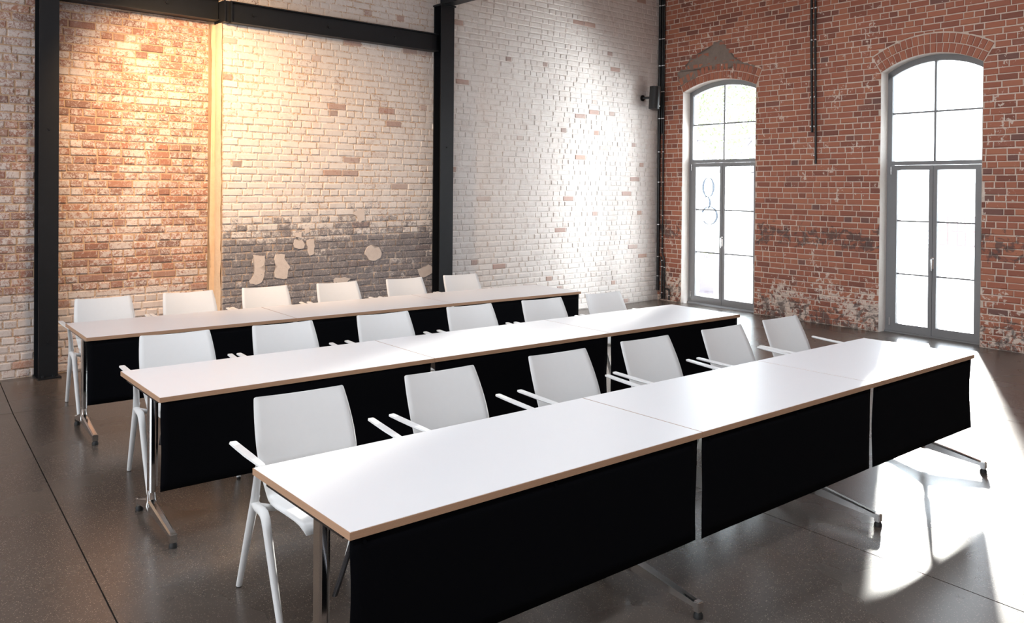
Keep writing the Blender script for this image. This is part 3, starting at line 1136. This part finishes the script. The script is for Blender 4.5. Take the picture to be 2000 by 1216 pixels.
sp = empty('loudspeaker', PB(9.22, 3.12, 0.20))
mb = MB()
K = 14
prof = [(-0.085, -0.075), (0.085, -0.075)]
for k in range(K+1):
    t = math.pi*k/K
    prof.append((0.095*math.cos(t), -0.02+0.095*math.sin(t)))
# body: D-shaped section, long axis leaning
ax = Vector((0.09, 0.02, 1.0)).normalized()
exv = (UB*0.9+NB*(-0.25)).normalized()
exv = (exv-ax*exv.dot(ax)).normalized()
eyv = ax.cross(exv)
if eyv.dot(NB) < 0:
    eyv = -eyv
mb.prism(prof, Vector((0, 0, 0)), exv, eyv, ax, 0.36)
body = mb.build('cabinet', M['pipe'], sp)
mb = MB()
mb.prism([(a*0.94, b*0.94) for a, b in prof], ax*0.36, exv, eyv, ax, 0.008)
mb.build('top_cap', simple('dark_grey_plastic', (0.05, 0.05, 0.052), 0.5), sp)
mb = MB()
q = ax*0.05+eyv*0.073
mb.tube([q, q+eyv*0.006], 0.014, 12)
mb.build('badge', simple('white_badge', (0.85, 0.85, 0.85), 0.4), sp)
mb = MB()
q = ax*0.19-eyv*0.07-exv*0.03
e = PB(9.14, 3.31, 0.0)-sp.location
mb.tube([q, q*0.5+e*0.5, e], 0.018, 8)
mb.tube([e+NB*0.001, e+NB*0.015], 0.05, 12)
mb.build('wall_bracket', M['pipe'], sp)
tag(sp, 'black loudspeaker on a bracket high in the room corner', 'loudspeaker')

# ------------------------------------------------------------------ tables
TOP_Z, TOP_T, DEPTH = 0.74, 0.026, 0.775
ROWS = [dict(x=0.1007, y=0.1956, th=-0.0075, l=[1.7765, 1.5596, 1.3535]),
        dict(x=0.1634, y=2.2904, th=-0.0213, l=[1.6846, 1.5927, 1.6009]),
        dict(x=0.2901, y=4.346, th=-0.0349, l=[1.5775, 1.5666, 1.6238])]
SKIRT_Z = 0.252

def make_leg():
    """T leg, local origin on the floor under the table's front edge; returns leg object (unparented)"""
    yc = 0.275
    mb = MB()
    # two-part post
    prof = [(-0.017, -0.028), (-0.009, -0.033), (0.009, -0.033), (0.017, -0.028), (0.017, 0.018), (0.010, 0.028), (-0.010, 0.028), (-0.017, 0.018)]
    mb.prism(prof, (0, yc, 0.175), (1, 0, 0), (0, 1, 0), (0, 0, 1), TOP_Z-TOP_T-0.012-0.175)
    prof2 = [(0.019, -0.016), (0.031, -0.012), (0.034, 0.0), (0.031, 0.012), (0.019, 0.016)]
    mb.prism(prof2, (0, yc, 0.20), (1, 0, 0), (0, 1, 0), (0, 0, 1), 0.49)
    leg = MB.build(mb, 'leg', M['chrome'])
    f = MB()
    def arm(y0, z0, y1, z1, w0, w1, h0, h1):
        v = []
        for (yy, z, w, h) in ((y0, z0, w0, h0), (y1, z1, w1, h1)):
            v += [(-w, yy, z-h), (w, yy, z-h), (w, yy, z+h*0.6), (w*0.55, yy, z+h), (-w*0.55, yy, z+h), (-w, yy, z+h*0.6)]
        f.add(v, [(k, (k+1) % 6, 6+(k+1) % 6, 6+k) for k in range(6)]+[(5, 4, 3, 2, 1, 0), (6, 7, 8, 9, 10, 11)])
    arm(yc-0.02, 0.105, -0.105, 0.058, 0.021, 0.017, 0.030, 0.013)
    arm(yc+0.02, 0.105, 0.50, 0.058, 0.021, 0.017, 0.030, 0.013)
    f.tube([(0, yc, 0.07), (0, yc, 0.10), (0, yc, 0.13), (0, yc, 0.18)], [0.026, 0.034, 0.026, 0.021], 12)
    for yy in (-0.112, 0.507):
        f.box((-0.018, yy-0.016, 0.026), (0.018, yy+0.016, 0.072), 0, 0.004)
    f.build('foot', M['chrome'], leg)
    for yy in (-0.112, 0.507):
        g = MB()
        g.tube([(0, yy, 0.0), (0, yy, 0.014), (0, yy, 0.027)], [0.021, 0.021, 0.014], 12)
        g.build('glide', M['rubber'], leg)
    s = MB()
    s.tube([(0.045, 0.10, TOP_Z-TOP_T-0.006), (0.036, 0.235, 0.43)], 0.011, 8, 0, 0.6)
    s.build('strut', M['darkchrome'], leg)
    h = MB()
    h.box((-0.03, 0.06, TOP_Z-TOP_T-0.014), (0.05, 0.66, TOP_Z-TOP_T), 0)
    h.build('mounting_rail', M['darkchrome'], leg)
    return leg

def move_leg(leg, parent, x):
    leg.parent = parent
    leg.location = (x, 0, 0)

leg_proto = make_leg()
leg_used = False
row_names = ['front row', 'middle row', 'back row']
end_names = ['left end table', 'middle table', 'right end table']
for ri, R_ in enumerate(ROWS):
    s = 0.0
    for ti in range(3):
        L = R_['l'][ti]
        root = empty('seminar_table', (R_['x']+s*math.cos(R_['th']), R_['y']+s*math.sin(R_['th']), 0), R_['th'])
        g = 0.0012
        x0, x1 = g, L-g
        e = 0.003
        mb = MB()
        mb.box((x0+e, e, TOP_Z-TOP_T), (x1-e, DEPTH-e, TOP_Z))
        top = mb.build('tabletop', M['laminate'], root)
        mb = MB()
        zt, zb = TOP_Z-0.0012, TOP_Z-TOP_T
        mb.box((x0, 0, zb), (x1, e, zt))
        mb.box((x0, DEPTH-e, zb), (x1, DEPTH, zt))
        mb.box((x0, e, zb), (x0+e, DEPTH-e, zt))
        mb.box((x1-e, e, zb), (x1, DEPTH-e, zt))
        o = mb.build('edge_band', M['ply'], top)
        o['label'] = 'brown plywood edge'
        # fabric panel
        a = 0.010 if ti == 0 else 0.012
        b = L-0.022
        nx, nz = 40, 10
        mb = MB()
        ph = random.uniform(0, 6)
        vv = []
        zt = TOP_Z-TOP_T-0.002
        for side in (0, 1):
            for j in range(nz+1):
                t = j/nz
                z = zt+(SKIRT_Z-zt)*t
                for i in range(nx+1):
                    q = i/nx
                    edge_d = min(q, 1-q)*L
                    wob = 0.006*math.sin(ph+7*q+2.3*t)*t*(0.3+math.exp(-edge_d/0.15))
                    curl = 0.005*math.exp(-edge_d/0.03)*math.sin(math.pi*min(1, t*1.05))
                    xx = a+(b-a)*q
                    xx += (0.5-q)*2*0.003*math.sin(math.pi*t)*math.exp(-edge_d/0.2)+0.002*math.sin(9*t+ph)*math.exp(-edge_d/0.05)
                    vv.append((xx, 0.012+wob+curl+0.002*side, z+0.002*math.sin(5*q+ph)*t))
        S = (nx+1)*(nz+1)
        ff = []
        for j in range(nz):
            for i in range(nx):
                k = j*(nx+1)+i
                ff.append((k, k+1, k+nx+2, k+nx+1))
                ff.append((S+k, S+k+nx+1, S+k+nx+2, S+k+1))
        mb.add(vv, ff, 0, True)
        bor = [i for i in range(nx+1)]+[j*(nx+1)+nx for j in range(1, nz+1)]+[nz*(nx+1)+i for i in range(nx-1, -1, -1)]+[j*(nx+1) for j in range(nz-1, 0, -1)]
        b0 = len(mb.v)-len(vv)
        for k in range(len(bor)):
            k1, k2 = bor[k], bor[(k+1) % len(bor)]
            mb.f.append((b0+k1, b0+k2, b0+S+k2, b0+S+k1)); mb.mi.append(0); mb.sm.append(False)
        pn = mb.build('modesty_panel', M['fabric'], root)
        pn['label'] = 'black hanging fabric panel'
        for bx in (0.06, L*0.5, L-0.06):
            m2 = MB()
            m2.tube([(bx, 0.004, zt-0.018), (bx, 0.012, zt-0.018)], 0.006, 8)
            m2.build('snap_button', M['fabric'], pn)
        for lx in ([0.038, L-0.165] if ti == 0 else [L-0.165 if ti == 1 else L-0.125]):
            if not leg_used:
                lg = leg_proto
                leg_used = True
            else:
                lg = copy_tree(leg_proto)
            move_leg(lg, root, lx)
        feat = ['', '', ''][ti]
        tag(root, 'white topped table, black fabric panel in front, %s of the %s' % (end_names[ti], row_names[ri]), 'table', 'tables set in three rows')
        s += L

# ------------------------------------------------------------------ chairs
PROF = [(-0.292, 0.418), (-0.286, 0.436), (-0.268, 0.449), (-0.23, 0.455), (-0.15, 0.456), (-0.05, 0.449), (0.02, 0.444), (0.07, 0.446), (0.102, 0.458), (0.124, 0.482), (0.138, 0.515),
        (0.149, 0.545), (0.170, 0.60), (0.196, 0.66), (0.223, 0.72), (0.2495, 0.775), (0.269, 0.815), (0.279, 0.835), (0.2845, 0.846), (0.2875, 0.852), (0.289, 0.856)]
HALF = [0.192, 0.203, 0.211, 0.217, 0.224, 0.226, 0.222, 0.217, 0.214, 0.216, 0.222,
        0.229, 0.236, 0.237, 0.234, 0.229, 0.224, 0.221, 0.219, 0.216, 0.210]
SPLIT = 11
def shell_part(i0, i1):
    T = 0.007
    nu = 14
    mb = MB()
    idx = list(range(i0, i1+1))
    vv = []
    for side in (0, 1):
        for i in idx:
            y, z = PROF[i]
            a = PROF[max(0, i-1)]
            b = PROF[min(len(PROF)-1, i+1)]
            ty, tz = b[0]-a[0], b[1]-a[1]
            ln = math.hypot(ty, tz)
            ny, nz = -tz/ln, ty/ln           # towards sitter (front/up)
            bk = max(0.0, min(1.0, (z-0.455)/0.15)) if y > 0.05 else 0.0
            for k in range(nu+1):
                u = -1+2*k/nu
                x = HALF[i]*u
                c = (0.030*bk)*u*u+(0.012*(1-bk))*u*u
                off = c+(T/2 if side == 0 else -T/2)
                vv.append((x, y+ny*off, z+nz*off))
    S = len(idx)*(nu+1)
    ff = []
    for r in range(len(idx)-1):
        for k in range(nu):
            q = r*(nu+1)+k
            ff.append((q, q+1, q+nu+2, q+nu+1))
            ff.append((S+q, S+q+nu+1, S+q+nu+2, S+q+1))
    mb.add(vv, ff, 0, True)
    nr = len(idx)
    bor = [i for i in range(nu+1)]+[j*(nu+1)+nu for j in range(1, nr)]+[(nr-1)*(nu+1)+i for i in range(nu-1, -1, -1)]+[j*(nu+1) for j in range(nr-2, 0, -1)]
    for k in range(len(bor)):
        k1, k2 = bor[k], bor[(k+1) % len(bor)]
        mb.f.append((k1, k2, S+k2, S+k1)); mb.mi.append(0); mb.sm.append(False)
    return mb
def make_chair():
    root = empty('armchair', (0, 0, 0))
    shell_part(0, SPLIT).build('seat', M['plastic'], root)
    shell_part(SPLIT, len(PROF)-1).build('backrest', M['plastic'], root)
    for s in (-1, 1):
        node = Vector((s*0.272, 0.085, 0.455))
        mb = MB()
        mb.tube([(s*0.268, 0.300, 0.008), (s*0.270, 0.20, 0.22), (s*0.272, 0.10, 0.425), node+Vector((0, -0.012, 0.03))], [0.0140, 0.0170, 0.0200, 0.0200], 10, 0, 0.85)
        lg = mb.build('leg', M['frame_white'], root)
        g = MB()
        g.tube([(s*0.268, 0.3025, 0.0), (s*0.268, 0.300, 0.009)], 0.0115, 10)
        g.build('glide', M['rubber'], lg)
        mb = MB()
        mb.tube([node+Vector((0, 0.004, 0)), (s*0.272, 0.04, 0.444), (s*0.271, 0.0, 0.445), (s*0.270, -0.028, 0.440), (s*0.269, -0.048, 0.420), (s*0.268, -0.062, 0.385), (s*0.266, -0.14, 0.20), (s*0.264, -0.225, 0.008)],
                [0.019, 0.020, 0.021, 0.021, 0.0205, 0.0195, 0.017, 0.0140], 10, 0, 0.85)
        lg = mb.build('leg', M['frame_white'], root)
        g = MB()
        g.tube([(s*0.264, -0.2275, 0.0), (s*0.264, -0.225, 0.009)], 0.0115, 10)
        g.build('glide', M['rubber'], lg)
        mb = MB()
        mb.tube([node, (s*0.283, 0.030, 0.545), (s*0.305, -0.055, 0.640), (s*0.320, -0.105, 0.682)], [0.020, 0.0175, 0.015, 0.013], 10, 0, 0.9)
        # flat arm bar, free at the rear
        P = [(-0.155, 0.684, 0.010), (-0.14, 0.686, 0.016), (0.0, 0.690, 0.020), (0.10, 0.694, 0.0195), (0.186, 0.698, 0.0185), (0.194, 0.6985, 0.014)]
        v = []
        for (y, z, w) in P:
            xc = s*(0.322+0.012*(y+0.115)/0.3)
            v += [(xc-w, y, z-0.002), (xc-w*0.6, y, z-0.008), (xc+w*0.6, y, z-0.008), (xc+w, y, z-0.002), (xc+w*0.85, y, z+0.005), (xc-w*0.85, y, z+0.005)]
        n = len(P)
        f = [(r*6+k, r*6+(k+1) % 6, (r+1)*6+(k+1) % 6, (r+1)*6+k) for r in range(n-1) for k in range(6)]
        f += [(5, 4, 3, 2, 1, 0), tuple((n-1)*6+k for k in range(6))]
        mb.add(v, f)
        mb.build('armrest', M['frame_white'], root)
    mb = MB()
    mb.tube([(-0.272, 0.06, 0.447), (-0.2, 0.05, 0.425), (0, 0.05, 0.418), (0.2, 0.05, 0.425), (0.272, 0.06, 0.447)], 0.014, 10)
    mb.build('seat_support', M['frame_white'], root)
    return root

CH = [[(0.563, 1.536, -4), (1.344, 1.507, -1), (2.172, 1.484, -3), (2.933, 1.473, -3), (3.703, 1.439, -2), (4.424, 1.433, -2)],
      [(0.62, 3.48, -4), (1.342, 3.43, -3), (2.143, 3.41, -3), (2.939, 3.37, -4), (3.684, 3.31, -4), (4.431, 3.293, -2)],
      [(0.705, 5.606, -3), (1.412, 5.576, -3), (2.124, 5.548, -4), (2.854, 5.478, -3), (3.608, 5.409, -2), (4.323, 5.381, -4)]]
ordn = ['first from the left', 'second from the left', 'third from the left', 'third from the right', 'second from the right', 'last at the right']
rown = ['behind the front table row', 'behind the middle table row', 'behind the back table row, against the brick wall']
proto = make_chair()
first = True
for ri in range(3):
    for ci, (x, y, a) in enumerate(CH[ri]):
        ch = proto if first else copy_tree(proto)
        first = False
        an = math.radians(a)
        # (x,y) is the top of the backrest, 0.288 behind the chair's origin
        ch.location = (x+0.288*math.sin(an), y-0.288*math.cos(an), 0)
        ch.rotation_euler = (0, 0, an)
        tag(ch, 'white plastic armchair %s, %s' % (rown[ri], ordn[ci]), 'chair', 'white armchairs at the tables')
